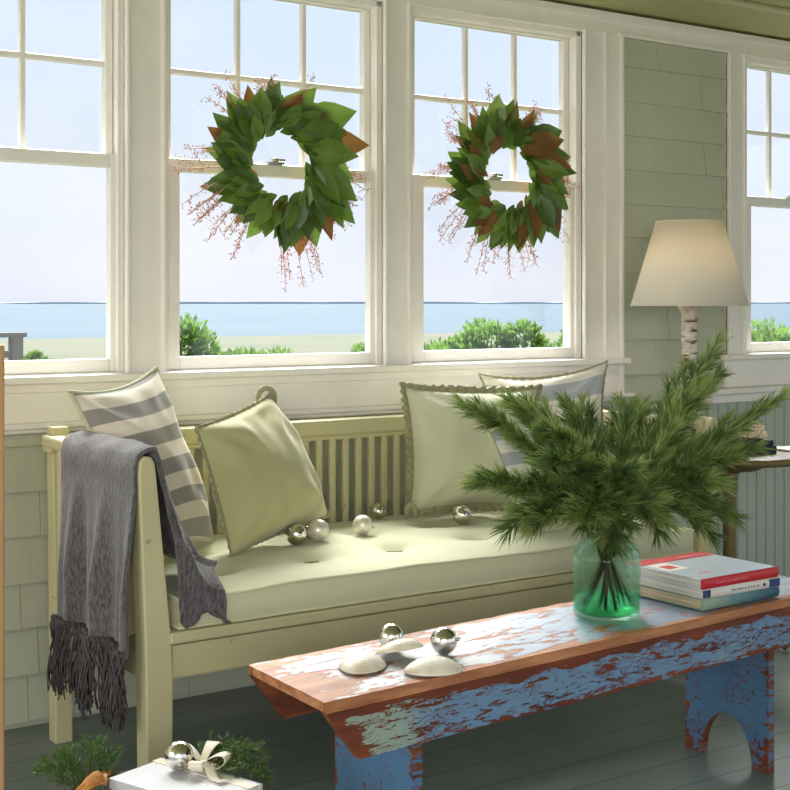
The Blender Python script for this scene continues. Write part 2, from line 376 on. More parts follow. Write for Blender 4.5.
def shore(u,v):
    x=-60+u*240; yb=[-30,5,20,45,70,92][min(5,int(v*5+.001))]
    y=yb if v<.99 else yb+4*noise.noise(V((x*.06,0,0)))-.10*(x-40)
    return V((x,y,-1.0-.0*(v) if v<.99 else -1.2))
m.grid(shore,120,5,smooth=True); struct(m.build('ground',DUNE),'pale dune grass between house and sea')
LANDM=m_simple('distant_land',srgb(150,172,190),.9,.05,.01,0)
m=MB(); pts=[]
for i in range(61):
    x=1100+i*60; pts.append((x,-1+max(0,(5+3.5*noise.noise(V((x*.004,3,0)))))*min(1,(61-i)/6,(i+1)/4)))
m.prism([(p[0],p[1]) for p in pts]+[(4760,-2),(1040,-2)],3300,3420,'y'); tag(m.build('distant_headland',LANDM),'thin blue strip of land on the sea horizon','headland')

def bush(x,y,w,h,n,label,zg=-1.0,cat='bush'):
    e=empty('bayberry_bush',(x,y,zg)); tag(e,label,cat,None)
    m=MB(); rr=random.Random(int(x*100+y*7))
    lobes=[(rr.uniform(-.4,.4)*w,rr.uniform(-.25,.25)*w,h*rr.uniform(.45,.78),rr.uniform(.20,.32)*min(w,h*1.1)) for _ in range(max(5,int(w*4)))]
    for i in range(n):
        lx,ly,lz,lr=rr.choice(lobes)
        a=rr.uniform(0,2*pi); cz=rr.uniform(-.6,1); s_=math.sqrt(1-cz*cz) if abs(cz)<1 else 0
        d=V((s_*cos(a),s_*sin(a),cz)); rad=lr*rr.uniform(.65,1.08)
        p=V((lx,ly,lz))+V((d.x*rad,d.y*rad,d.z*rad*1.0))
        L=rr.uniform(.06,.11); dr=(d+V((rr.uniform(-.6,.6),rr.uniform(-.6,.6),rr.uniform(.1,.9)))).normalized()
        sd=dr.cross(V((rr.uniform(-1,1),rr.uniform(-1,1),rr.uniform(-1,1)))).normalized()*L*.3
        L*=1.1; m.add([p,p+dr*L*.5+sd,p+dr*L,p+dr*L*.5-sd],[(0,1,2,3)])
    m.build('foliage',BUSH,e)
    m=MB()
    for lx,ly,lz,lr in lobes: m.tube([(lx*.1,ly*.1,0),(lx*.6,ly*.6,lz*.5),(lx,ly,lz+lr*.5)],.03,5,r1=.008)
    m.build('stems',BUSHW,e); return e

# ---------------------------------------------------------------- settle
s=empty('wooden_settle',(2.28,3.28,0)); tag(s,'long olive-cream painted wooden settle with slatted back below the windows','settle')
off=V((-2.28,-3.28,0)); TM=Matrix.Translation(off)
def sb(name,boxes,bevel=.004,mat=SETTLE,parent=s):
    m=MB()
    for b in boxes:
        if callable(b): b(m)
        else: m.box(*b,M=TM)
    return m.build(name,mat,parent,bevel=bevel)
def postprism(x0,x1,sgn):
    # front post: wide at the seat, narrowing and leaning outward to a rounded top (outline in XZ)
    if sgn<0: pts=[(1.328,0),(1.390,0),(1.393,.33),(1.388,.42),(1.350,.80),(1.346,.828),(1.337,.843),(1.322,.845),(1.310,.833),(1.307,.80),(1.322,.42),(1.324,.33)]
    else: pts=[(4.56-a,b) for a,b in [(1.328,0),(1.390,0),(1.393,.33),(1.388,.42),(1.350,.80),(1.346,.828),(1.337,.843),(1.322,.845),(1.310,.833),(1.307,.80),(1.322,.42),(1.324,.33)]][::-1]
    return lambda m: m.prism(pts,2.925,2.985,'y',M=TM)
sb('front_post',[postprism(0,0,-1)]); sb('front_post',[postprism(0,0,1)])
for x in (1.352,3.158):
    pts=[(3.575,0),(3.625,0),(3.63,.4),(3.645,.86),(3.60,.86),(3.575,.4)]
    sb('back_post',[lambda m,x=x,pts=pts: m.prism(pts,x,x+.05,'x',M=TM)])
for x in (1.312,3.201):
    xb=1.335 if x<2 else 3.178
    sb('arm_rail',[lambda m,x=x,xb=xb: m.prism([(x,2.95),(x+.043,2.95),(xb+.043,3.64),(xb,3.64)],.805,.838,'z',M=TM)],.008)
    for i,y in enumerate((3.07,3.16,3.25,3.34,3.43,3.52)):
        sb('arm_slat',[(xb+.008,xb+.026,y,y+.024,.36,.81)],.003)
    sb('side_rail',[(xb+.010,xb+.040,2.97,3.60,.31,.40)])
sb('seat_rail',[(1.395,3.165,2.935,2.965,.315,.395),(1.395,3.165,2.933,2.95,.318,.326)])
sb('seat_board',[(1.385,3.175,2.922,3.60,.400,.428)],.005)
sb('back_rail',[(1.34,3.215,3.585,3.645,.790,.838),(1.36,3.19,3.595,3.625,.775,.792)],.006)
sb('lower_back_rail',[(1.385,3.17,3.59,3.615,.40,.46)])
x=1.42
while x<3.15:
    sb('back_slat',[(x,x+.021,3.597,3.611,.45,.78)],.003); x+=.0485

# seat cushion
def ctop(x,y):
    ex=(x-2.28)/.88; ey=(y-3.25)/.32
    fx=max(0,1-abs(ex)**6); fy=max(0,1-abs(ey)**4) if ey<0 else 1-.35*ey**2
    z=.500+.034*fx*fy
    for i in range(6):
        for j,yy in enumerate((3.12,3.36)):
            xx=1.62+i*.27+(.05 if j else 0); d2=(x-xx)**2+((y-yy)*1.2)**2
            z-=.026*math.exp(-d2/.0018)+.010*math.exp(-d2/.012)
    z+=.006*noise.noise(V((x*5,y*7,0)))+.004*noise.noise(V((x*14,y*11,2)))*fy
    return z
def cfront(x): return 2.935+.006*noise.noise(V((x*6,1,0)))
cu=empty('seat_cushion',(2.28,3.25,.43)); tag(cu,'long tufted pale sage seat cushion lying on the settle','cushion')
O=V((2.28,3.25,.43))
m=MB()
X0,X1,Y1=1.412,3.148,3.578
def csurf(u,v):
    x=X0+(X1-X0)*u; yf=cfront(x)
    y=yf+(Y1-yf)*v
    return V((x,y,ctop(x,y)))-O
m.grid(csurf,150,46)
def cf(u,v):
    x=X0+(X1-X0)*u; z0=.429; zt=ctop(x,cfront(x)); b=(.010*sin(pi*v)+.003*noise.noise(V((x*18,v*2,4))))*min(1,u*60,(1-u)*60)
    return V((x,cfront(x)-b,z0+(zt-z0)*v))-O
m.grid(cf,150,6)
def cs(xx,sg):
    def f(u,v):
        y=cfront(xx)+(Y1-cfront(xx))*u; return V((xx+sg*.008*sin(pi*v)*min(1,u*20,(1-u)*20),y,.429+(ctop(xx,y)-.429)*v))-O
    return f
m.grid(cs(X0,-1),20,6); m.grid(cs(X1,1),20,6)
m.grid(lambda u,v:V((X0+(X1-X0)*u,Y1,.429+(ctop(X0+(X1-X0)*u,Y1)-.429)*v))-O,150,2)
m.grid(lambda u,v:V((X0+(X1-X0)*u,2.94+(Y1-2.94)*v,.4295))-O,2,2)
m.build('cushion_body',CUSH,cu)
for zt in (0,1):
    pts=[V((X0+(X1-X0)*i/120,0,0)) for i in range(121)]
    pts=[V((p.x,cfront(p.x)-.002,(ctop(p.x,cfront(p.x)) if zt else .433)+.001))-O for p in pts]
    side=[V((X1,cfront(X1)+(Y1-cfront(X1))*i/16,0)) for i in range(1,17)]
    side=[V((p.x,p.y,(ctop(p.x,p.y) if zt else .433)+.001))-O for p in side]
    sl=[V((X0,cfront(X0)+(Y1-cfront(X0))*i/16,0)) for i in range(16,0,-1)]
    sl=[V((p.x,p.y,(ctop(p.x,p.y) if zt else .433)+.001))-O for p in sl]
    m=MB(); m.tube(sl+pts+side,.0045,6); m.build('piping',CUSH,cu)
for i in range(6):
    for j,yy in enumerate((3.12,3.36)):
        xx=1.62+i*.27+(.05 if j else 0); m=MB()
        z=ctop(xx,yy)+.006
        a=R.uniform(-.5,.5)
        m.tube([V((xx-.026*cos(a),yy-.026*sin(a),ctop(xx-.026*cos(a),yy-.026*sin(a))+.004))-O,V((xx,yy,z+.004))-O,V((xx+.02*cos(a),yy+.02*sin(a),ctop(xx+.02*cos(a),yy+.02*sin(a))+.004))-O],.0042,6)
        m.build('tuft_tie',OLIVED,cu)

# ---------------------------------------------------------------- pillows
def pillow(name,label,TL,TR,BR,BL,T,mat,trim=None,trimmat=None,seed=1,back=.6,pin=.06,wr=.5,backmat=None,n=34,ruffle=.02,cat='pillow',loops=()):
    TL,TR,BR,BL=map(V,(TL,TR,BR,BL)); c=(TL+TR+BR+BL)/4
    N=((TR-TL).cross(BL-TL)).normalized(); 
    if N.y>0 : N=-N
    base=V((c.x,c.y,min(BL.z,BR.z))); e=empty(name,base); tag(e,label,cat)
    def mid(u,v,k=0):
        a=u*2-1; b=v*2-1
        # pull the edges inward between the corners
        uu=.5+.5*a*(1-pin*(1-b*b)); vv=.5+.5*b*(1-pin*(1-a*a))
        p=(BL*(1-uu)+BR*uu)*(1-vv)+(TL*(1-uu)+TR*uu)*vv
        return p
    def prof(u,v):
        a=abs(u*2-1); b=abs(v*2-1)
        return ((1-a**2.2)*(1-b**2.2))**.55 if a<1 and b<1 else 0
    def side(sg,th):
        def f(u,v):
            q=prof(u,v); sag=1-.25*(v-.35)
            d=noise.noise(V((u*3+seed,v*3,seed)))*.016*wr+noise.noise(V((u*7,v*2.5+seed,seed)))*.009*wr
            for cu_,cv_ in ((0,0),(1,0),(0,1),(1,1)):   # pulled creases radiating from the corners
                du=u-cu_; dv=v-cv_; r=math.hypot(du,dv)+1e-4; an=math.atan2(dv,du)
                d+=.008*wr*sin(an*9+seed)*math.exp(-((r-.28)/.16)**2)
            p=mid(u,v)+N*sg*(th*q*sag+d*min(1,q*2)); return p-base
        return f
    m=MB(); m.grid(side(1,T),n,n,0); m.grid(side(-1,T*back),n,n,1 if backmat else 0)
    body=m.build('cover',[mat,backmat or mat],e)
    if trim:
        edge=[]
        K=240
        for i in range(K):
            t_=i/K*4; k=int(t_); fr=t_-k
            u,v=[(fr,0),(1,fr),(1-fr,1),(0,1-fr)][k]; edge.append((mid(u,v),mid(.5+(u-.5)*.9,.5+(v-.5)*.9)))
        m=MB()
        if trim=='pipe':
            pts=[a-base for a,b in edge]; m.tube(pts+pts[:2],.006,6); m.build('piping',trimmat,e)
        else:
            vs=[];nn=4
            for i,(a,b) in enumerate(edge):
                d=(a-b); d.normalize(); w=ruffle*(1+.14*sin(i*1.9+seed))
                for j in range(nn):
                    f=j/(nn-1); vs.append(a-base+d*(w*f-.004)+N*(sin(i*1.55+seed)*.45*ruffle*f+(.003)))
            fs=[(i*nn+j,((i+1)%K)*nn+j,((i+1)%K)*nn+j+1,i*nn+j+1) for i in range(K) for j in range(nn-1)]
            m.add(vs,fs,0,True); 
            o=m.build('ruffle',trimmat,e); so=o.modifiers.new('s','SOLIDIFY'); so.thickness=.003
    for k,(p,r) in enumerate(loops):
        m=MB(); p=V(p)-base; pts=[p+V((r*cos(a)*.8,r*cos(a)*-.3,r*sin(a))) for a in [pi*1.2-i*pi*1.4/12 for i in range(13)]]
        m.tube(pts,.009,7); m.build('corner_loop',trimmat or mat,e)
    return e
pillow('throw_pillow','grey and cream striped square pillow standing at left arm behind the throw',
       (1.318,3.385,.970),(1.640,3.550,1.02),(1.775,3.46,.525),(1.475,3.28,.525),.10,STR1,'pipe',SAGE,3,pin=.12,wr=.8,backmat=OLIVE)
pillow('throw_pillow','plain olive linen pillow with a corner loop, leaning on the left striped pillow',
       (1.625,3.285,.868),(1.962,3.475,.935),(2.115,3.40,.575),(1.695,3.215,.53),.105,OLIVE,'ruffle',OLIVED,5,ruffle=.010,wr=.9,loops=[((1.952,3.48,.925),.028)])
pillow('throw_pillow','light sage square pillow edged with olive ruffle, against the middle of the back',
       (2.485,3.545,.935),(2.925,3.405,.922),(2.78,3.30,.560),(2.445,3.455,.548),.115,SAGE,'ruffle',OLIVED,8,pin=.095,wr=.8,ruffle=.026,loops=[((2.425,3.42,.563),.016)])
pillow('throw_pillow','large grey and white striped pillow in the far right corner of the settle',
       (2.815,3.575,.962),(3.165,3.335,1.005),(3.11,3.24,.55),(2.80,3.48,.55),.085,STR2,'ruffle',OLIVED,11,ruffle=.010,pin=.15,wr=.9)
pillow('throw_pillow','low white and grey striped lumbar pillow half hidden behind the greenery',
       (2.566,3.215,.815),(3.085,3.165,.815),(3.09,3.07,.545),(2.60,3.11,.545),.06,STR3,'pipe',SAGE,14,pin=.04)

# ---------------------------------------------------------------- throw blanket over left arm
th=empty('throw_blanket',(1.36,3.18,.43)); tag(th,'charcoal knitted throw with long fringe draped over the left arm','blanket')
O=V((1.36,3.18,.43))
path=[(1.306,.38),(1.305,.50),(1.303,.62),(1.300,.74),(1.297,.815),(1.305,.848),(1.330,.864),(1.364,.860),(1.392,.828),(1.418,.76),(1.438,.69),(1.458,.62),(1.486,.565),(1.512,.550),(1.530,.548)]
cum=[0]
for i in range(1,len(path)): cum.append(cum[-1]+math.dist(path[i],path[i-1]))
def pth(v):
    s_=v*cum[-1]; i=0
    while i<len(cum)-2 and cum[i+1]<s_: i+=1
    f=(s_-cum[i])/(cum[i+1]-cum[i]); a,b=path[i],path[i+1]; 
    return a[0]+(b[0]-a[0])*f,a[1]+(b[1]-a[1])*f
def bl(u,v,offn=0):
    x,z=pth(v); 
    # across the arm: the outer fall is wide, the inner fall gathers toward the front
    k=max(0,(v-.52)/.48)
    y0=2.935-.012*k; y1=3.395-.20*k
    y=y0+(y1-y0)*u
    out=max(0,1-v/.42); 
    fold=.020*sin(u*15+1.0+v*1.5)+.010*sin(u*33+v*4)+.010*noise.noise(V((u*8,v*5,1)))
    if v<.42: x-= .002+ (fold*.8+.012)*min(1,out*1.6)
    elif v>.56:
        x+=fold*.8*k+.004; z+=abs(fold)*.6*k+.006
        # front corner slips over the cushion edge
        if u<.26:
            q=(1-u/.26)*min(1,max(0,(v-.565)/.11)); q=q*q*(3-2*q); low=.452+.016*sin(v*23)
            z-=(z-low)*q; y=2.918+(y-2.918)*(1-min(1,q*2.5))-.004*sin(v*40)
    else: z+=.003*sin(u*20)
    return V((x,y,z))-O
m=MB(); m.grid(bl,90,70); o=m.build('knitted_cloth',KNIT,th); q=o.modifiers.new('s','SOLIDIFY'); q.thickness=.009; q.offset=1
m=MB()
for i in range(120):
    u=(i+.5)/120; p=bl(u,0.02)
    L=R.uniform(.16,.22)*(1-.25*abs(u-.5)) ; dx=R.uniform(-.018,.006); dy=R.uniform(-.02,.02)
    for q in range(2):
        ph=R.uniform(0,6); pts=[p+V((-.004+dx*f+.006*sin(ph+f*9)-.005*q,dy*f+.006*sin(ph*2+f*11),-L*f)) for f in [j/7 for j in range(8)]]
        m.tube(pts,.0030,4,r1=.0022)
m.build('fringe',FRINGE,th)
m=MB()
for i in range(46):  # row of knots above the fringe
    u=(i+.5)/46; p=bl(u,0.015); m.ball(p+V((-.006,0,-.004)),.0065,8,5)
m.build('fringe_knots',FRINGE,th)

# ---------------------------------------------------------------- ornaments
def ornament(c,r,mat,label,group=None,tilt=(.8,.3,.5)):
    e=empty('glass_ornament',(c[0],c[1],c[2]-r)); tag(e,label,'ornament',group)
    m=MB(); m.ball((0,0,r),r,36,20); m.build('ball',mat,e)
    d=V(tilt).normalized(); q=d.to_track_quat('Z','Y').to_matrix().to_4x4(); Mx=Matrix.Translation((0,0,r))@q
    m=MB(); m.lathe([(0,r*.97),(r*.2,r*.97),(r*.2,r*1.14),(r*.1,r*1.17),(0,r*1.17)],n=14)
    m.v=[tuple(Mx@V(p)) for p in m.v]; m.build('cap',CAPM,e)
    m=MB(); m.tube([Mx@V((r*.11*cos(a),0,r*1.26+r*.11*sin(a))) for a in [2*pi*i/12 for i in range(13)]],r*.025,5); m.build('hook',CAPM,e)
    return e
def onc(x,y,r): return (x,y,ctop(x,y)+r+.001)
G='ornaments scattered on the seat cushion'
ornament(onc(1.928,3.268,.030),.030,SILVER,'shiny silver ball ornament touching the olive pillow, leftmost on the cushion',G,(-.7,-.2,.5))
ornament(onc(2.035,3.385,.026),.026,SILVER,'small silver ball ornament tucked behind the pearl and leftmost silver ones',G,(-.3,.6,.6))
ornament(onc(2.005,3.278,.031),.031,MATTE,'frosted pearl ball ornament beside the leftmost silver one',G,(.6,.5,.4))
ornament(onc(2.159,3.285,.029),.029,MATTE,'frosted pearl ball ornament alone at the middle of the cushion',G,(.5,-.3,-.1))
ornament(onc(2.375,3.525,.025),.025,SILVER,'small silver ball ornament close to the back slats',G,(-.5,.5,.6))
ornament(onc(2.535,3.305,.030),.030,SILVER,'silver ball ornament in front of the sage ruffled pillow',G,(.4,.6,.5))
ornament(onc(2.600,3.06,.024),.024,MATTE,'pale ball ornament peeping out behind the pine branches',G,(.4,.6,.5))

# ---------------------------------------------------------------- blue bench
BA=radians(4.2)
b=empty('bench_table',(1.349,2.181,0),BA); tag(b,'low rustic bench with chipped blue paint over reddish wood in front of the settle','bench')
L_,W_=1.68,.318
def sub_board(mb,fn,nu,nv,edge,green=None,mi=0):
    # grid with uv.x = closeness to board edge (worn paint), uv.y = bias to the second paint colour
    w=nu+1; vs=[];uv=[]
    for j in range(nv+1):
        for i in range(nu+1):
            vs.append(fn(i/nu,j/nv)); uv.append((edge(i/nu,j/nv),green(i/nu,j/nv) if green else 0))
    mb.add(vs,[(j*w+i,j*w+i+1,(j+1)*w+i+1,(j+1)*w+i) for j in range(nv) for i in range(nu)],mi,False,uv)
def jag(x,k): return .0025*noise.noise(V((x*22,k,0)))+.0015*noise.noise(V((x*60,k,1)))
m=MB() # top
def top(u,v): return V((L_*u+.035*v*(1-u),W_*v+(jag(L_*u,1) if v in(0,1) else 0),.450+.0012*noise.noise(V((u*30,v*5,0)))))
sub_board(m,top,160,16,lambda u,v:max(0,1-min(v*7,(1-v)*9,u*12))*.7,lambda u,v:.45*max(0,1-u*1.9))  # whiter towards the left end, painting in the glare there
z0=.428
sub_board(m,lambda u,v:V((L_*u,jag(L_*u,1),z0+(.45-z0)*v)),160,1,lambda u,v:1.0)
sub_board(m,lambda u,v:V((.035*(1-u)+L_*u,W_+jag(L_*u,1),z0+(.45-z0)*v)),160,1,lambda u,v:1.0)
m.prism([(.006,.010),(L_-.006,.010),(L_-.006,W_-.010),(.040,W_-.010)],z0,.4485,'z')
for k_ in range(-6,0): m.uv[k_]=[(1.1,0)]*len(m.uv[k_])
m.build('bench_top',TOPB,b)
def apron(y,name,mat,other,zt=.4278,zb=.328,sgn=-1):
    m=MB(); th=.020
    def xl(v,zz): return (.078*(1-v)+.004)
    def f(yy):
        def g(u,v):
            a=xl(v,0)+(.033 if yy>.15 else 0); bb=L_-xl(v,0); x=a+(bb-a)*u; z=zb+(zt-zb)*v+ (jag(x,5) if v==0 else 0)
            return V((x,yy+.001*noise.noise(V((x*8,z*30,0))),z))
        return g
    fo,fi=f(y),f(y+th)
    ed=lambda u,v:(max(0,1-v*7)*.55+max(0,1-(1-v)*4.2)*1.25+max(0,1-u*40)+.0)
    sub_board(m,fo,150,14,ed,lambda u,v:.30*max(0,1-u*3.2),0)
    w=MB()
    sub_board(m,fi,40,4,lambda u,v:1.0 if other else .3,None,1)
    for v in(0,1): sub_board(m,lambda u,t,v=v:fo(u,v)*(1-t)+fi(u,v)*t,60,1,lambda u,v:.9,None,1)
    for u in(0,1): sub_board(m,lambda t,v,u=u:fo(u,v)*(1-t)+fi(u,v)*t,1,6,lambda u,v:1.1,None,1)
    return m.build(name,mat,b)
apron(-.001,'apron',[BLUE,BROWN],True)
apron(W_-.019,'apron',[BROWN,BLUE],False)
def legb(x):
    m=MB(); y0,y1=.036,.302; th=.024
    a0,a1,ah=.088,.248,.125
    # arch outline in y,z
    out=[(y0+.0,0),(a0-.008,0)]
    K=18
    for i in range(K+1):
        t_=pi-pi*i/K; cx_=(a0+a1)/2; out.append((cx_+(a1-a0)/2*cos(t_),.0+ah*sin(t_)**.8 if 0<i<K else 0))
    out+= [(y1,0)]
    # strips from the outline up to the top
    pts=sorted(set([(round(p[0],5),p[1]) for p in out]))
    xs_=[y0,.055,a0-.001]+[(a0+a1)/2-(a1-a0)/2*cos(pi*i/24) for i in range(25)]+[a1+.001,.28,y1]
    def zb(y):
        if y<=a0 or y>=a1: return 0
        q=(y-(a0+a1)/2)/((a1-a0)/2); return ah*math.sqrt(max(0,1-q*q))
    n=len(xs_)-1; NV=16
    for side_,mi in ((0,0),(th,0)):
        vs=[];uv=[]
        for j in range(NV+1):
            for y in xs_:
                z=zb(y)+(.43-zb(y))*j/NV; vs.append(V((x+side_,y,z)))
                e=max(0,1-(y-y0)/.018,1-(y1-y)/.018)*.7+max(0,1-z/.09)*.9; uv.append((min(1.2,e),0))
        w=n+1; m.add(vs,[(j*w+i,j*w+i+1,(j+1)*w+i+1,(j+1)*w+i) for j in range(NV) for i in range(n)],0,False,uv)
    for i in range(n):
        a,c=xs_[i],xs_[i+1]; m.add([V((x,a,zb(a))),V((x+th,a,zb(a))),V((x+th,c,zb(c))),V((x,c,zb(c)))],[(0,1,2,3)],0,False,[(1,0)]*4)
    for y in (y0,y1): 
        sub_board(m,lambda u,v,y=y:V((x+th*u,y,.43*v)),1,10,lambda u,v:.55)
    return m.build('leg_board',BLUE2,b)
legb(.245); legb(1.42)

def on_bench(o,x,y): pass
ornament((1.668,2.426,.481),.028,SILVER,'left of the two silver ball ornaments on the blue bench','ornaments on the blue bench',(-.2,-.9,-.1))
ornament((1.742,2.335,.480),.029,SILVER,'right of the two silver ball ornaments on the blue bench','ornaments on the blue bench',(.6,-.7,.2))
def shell(x,y,z,ang,L,label,tx=0,ty=0):
    e=tag(empty('clam_shell_half',(x,y,z),ang),label,'shell','clam shells on the blue bench')
    def f(u,v):
        a=u*2*pi; r=v
        ex=cos(a)*r; ey=sin(a)*r
        w=L*.5*ex*(1-.12*ey); h=L*.39*ey*(1-.10*ex*ex)+(L*.05 if ey>0 else 0)*(1-abs(ex))*r
        zz=.20*L*(1-r**2.2)**.8+.002*sin(r*40)*.3 if r<1 else 0
        w+=L*.06*(1-r); return V((w,h,zz+ w*tx + h*ty + abs(tx)*L*.5+abs(ty)*L*.4))
    m=MB(); m.grid(f,48,16); o=m.build('shell',SHELL,e); q=o.modifiers.new('s','SOLIDIFY'); q.thickness=.003; q.offset=-1
shell(1.538,2.340,.4535,.55,.112,'leftmost clam shell lying at the bench end')
shell(1.645,2.365,.4535,-.3,.100,'middle clam shell tilted behind the front one',tx=.10,ty=-.22)
shell(1.642,2.238,.4535,-.45,.118,'frontmost clam shell near the bench edge')

# ---------------------------------------------------------------- jar with pine branches
JX,JY=2.268,2.392; zb=.4525
j=empty('glass_jar',(JX,JY,zb)); tag(j,'aqua green glass jar holding pine branches on the blue bench','jar')
m=MB(); 
outp=[(0,0),(.066,0),(.076,.004),(.080,.012),(.081,.14),(.079,.156),(.068,.172),(.058,.180),(.056,.190),(.060,.194),(.060,.200)]
inp=[(.055,.200),(.0525,.190),(.0545,.179),(.065,.168),(.075,.154),(.077,.14),(.0765,.020),(.070,.013),(0,.016)]
m.lathe(outp+inp,n=48); m.build('jar_body',JAR,j)
m=MB(); m.lathe([(0,.0165),(.069,.0145),(.0755,.0215),(.0755,.055),(0,.055)],n=48); m.build('water',WATER,j)
NECK=V((JX,JY,zb+.195))
tips=[(1.955,2.53,.955,.06),(2.14,2.58,.945,.10),(1.885,2.40,.800,.05),(1.965,2.30,.705,.08),(2.30,2.54,.93,.10),(2.46,2.50,.935,.08),
(2.610,2.36,1.095,.05),(2.50,2.27,1.015,.06),(2.650,2.20,.965,.02),(2.47,2.13,.86,.05),(2.48,2.20,.700,.10),(2.20,2.16,.700,.12),
(2.04,2.22,.715,.09),(2.66,2.45,.835,.07),(2.12,2.18,.83,.06),(2.02,2.30,.855,.06),(2.36,2.13,.79,.07),(2.30,2.36,.90,.03),(2.10,2.40,.90,.07),(1.95,2.36,.70,.10),(2.10,2.19,.675,.12),(2.38,2.18,.675,.12),(2.56,2.34,.76,.08)]
side_words=['long pine branch reaching to the far upper left','pine branch rising upper left toward the sage pillow','long pine branch reaching level to the left','pine branch drooping low at the left over the cushion','pine branch upright at the middle back','pine branch upright at the right back','tallest pine branch rising to the lamp base','second tallest pine branch beside the tallest','longest right-hand pine branch pointing at the side table','pine branch leaning right toward the camera','pine branch drooping low at the right above the books','pine branch drooping over the jar shoulder at the right','pine branch drooping over the jar shoulder at the left','pine branch spreading right toward the side table leg','short pine branch facing the camera left of the middle','pine branch spreading left at middle height','short pine branch facing the camera right of the middle','short upright pine branch above the jar mouth','pine branch upright left of the middle','second pine branch drooping low over the cushion at the left','short pine branch hanging in front of the jar at its left','short pine branch hanging in front of the jar at its right','pine branch spreading right over the middle of the settle cushion end']
def bez(a,b_,c,t_): return a*(1-t_)**2+b_*2*t_*(1-t_)+c*t_*t_
def needles(m,p,d,n,L,rr,spread=.75,w=.0011,mi=0):
    d=d.normalized(); a=d.cross(V((.3,.2,.9))).normalized(); b_=d.cross(a)
    for q in range(n):
        t_=rr.uniform(0,2*pi); s_=rr.uniform(.35,1)*spread
        dr=(d+(a*cos(t_)+b_*sin(t_))*s_+V((0,0,.12))).normalized(); l=L*rr.uniform(.7,1.1)
        sd=dr.cross(V((rr.uniform(-1,1),rr.uniform(-1,1),rr.uniform(-1,1)))).normalized()*w
        q0=p+d*rr.uniform(-.004,.004); e_=q0+dr*l+V((0,0,-.10*l))
        mid_=q0+dr*l*.5
        m.add([q0-sd,q0+sd,mid_+sd,e_,mid_-sd],[(0,1,2,3,4)],mi)
for bi,(tx,ty,tz,arch) in enumerate(tips):
    rr=random.Random(100+bi)
    ang=2*pi*bi/len(tips)*5; nr=.012+.030*((bi*7)%5)/5
    tip=V((tx,ty,tz)); dxy=V((tip.x-JX,tip.y-JY,0)); dn=dxy.normalized() if dxy.length>.01 else V((0,1,0))
    nk=NECK+dn*nr*.9+V((rr.uniform(-.006,.006),rr.uniform(-.006,.006),0))
    e=empty('pine_branch',(JX,JY,zb+.02)); O=V((JX,JY,zb+.02))
    tag(e,side_words[bi],'branch','pine branches in the glass jar')
    foot=V((JX,JY,zb+.026))-dn*rr.uniform(.02,.055)+V((rr.uniform(-.012,.012),rr.uniform(-.012,.012),0))
    dist=(tip-nk).length
    ctrl=nk+(tip-nk)*.42+V((0,0,arch+.03))
    inner=[foot+(nk-foot)*t_ for t_ in (0,.35,.7)]
    outer=[bez(nk,ctrl,tip,k/14) for k in range(15)]
    vis=bi<11
    m=MB(); m.tube([p-O for p in inner+outer],[.0040]*3+[.0036-.0024*k/14 for k in range(15)],6) if vis else m.tube([p-O for p in [nk-V((0,0,.05))]+outer],.0026,5,r1=.001)
    nd=MB()
    # needles on the main shoot and side shoots
    for k in range(3,15):
        p=outer[k]; d=outer[min(k+1,14)]-outer[k-1]; f=k/14
        needles(nd,p-O,d,34 if k>5 else 16,.062,rr,.7,mi=0 if rr.random()<.6 else 1)
        if 3<=k<=12:
            for sgn in (-1,1):
                sd=(d.normalized().cross(V((0,0,1)))*sgn+V((0,0,rr.uniform(-.5,.6)))).normalized()
                sl=(.09 if dist>.35 else .06)*(1.15-f)*rr.uniform(.7,1.2)+.02
                q0=p; q1=p+d.normalized()*sl*.85+sd*sl*.6; qm=(q0+q1)/2+sd*sl*.12
                m.tube([q0-O,qm-O,q1-O],.0012,4,r1=.0006)
                ns=max(3,int(sl/.010))
                for z_ in range(1,ns+1):
                    t_=z_/ns; qq=bez(q0,qm,q1,t_); needles(nd,qq-O,q1-q0,13,.052,rr,.65,mi=0 if rr.random()<.65 else 1)
    m.build('stem',STEM,e); nd.build('needles',[PINE,PINE2],e)

# ---------------------------------------------------------------- books on the bench
def book(name,label,x,y,z,rz,w,d,h,cover,spinemat,pages,group,extra=None,cat='book'):
    # spine along the front long side (local -y), head and tail on +-x
    e=empty(name,(x,y,z),rz); tag(e,label,cat,group)
    m=MB(); t_=.0025
    m.box(0,w,0,d,0,t_); m.box(0,w,0,d,h-t_,h); m.build('cover',cover,e,bevel=.0008)
    m=MB(); n=8; pts=[(-.000+(-.004)*sin(pi*i/n),h*i/n) for i in range(n+1)]+[(.003,h),(.003,0)]
    m.prism(pts,0,w,'x'); m.build('spine',spinemat,e)
    m=MB(); m.box(.004,w-.004,.003,d-.004,t_+.0001,h-t_-.0001); m.build('pages',pages,e)
    if extra: extra(e,w,d,h)
    return e
def mark(e,name,mat,bx):
    m=MB(); m.box(*bx); m.build(name,mat,e)
COVB=plain('pale_blue_cover',srgb(196,210,222),.22); RED=plain('red_cover',srgb(200,40,48),.4); PINK=plain('pink_ink',srgb(224,120,140),.5)
CREAM=plain('cream_label',srgb(230,220,206),.5); NAVY=plain('navy_cover',srgb(48,66,122),.45); WHT=plain('white_cover',srgb(224,220,214),.45)
BLK=plain('black_ink',srgb(30,30,36),.5); DKB=plain('black_cloth_cover',srgb(34,38,54),.7); BRC=plain('brown_cloth_cover',srgb(92,74,58),.7)
t=NT('teal_gradient_spine'); t.set(Roughness=.5); sx=t.n('ShaderNodeSeparateXYZ'); t.l(t.co(),sx.inputs[0])
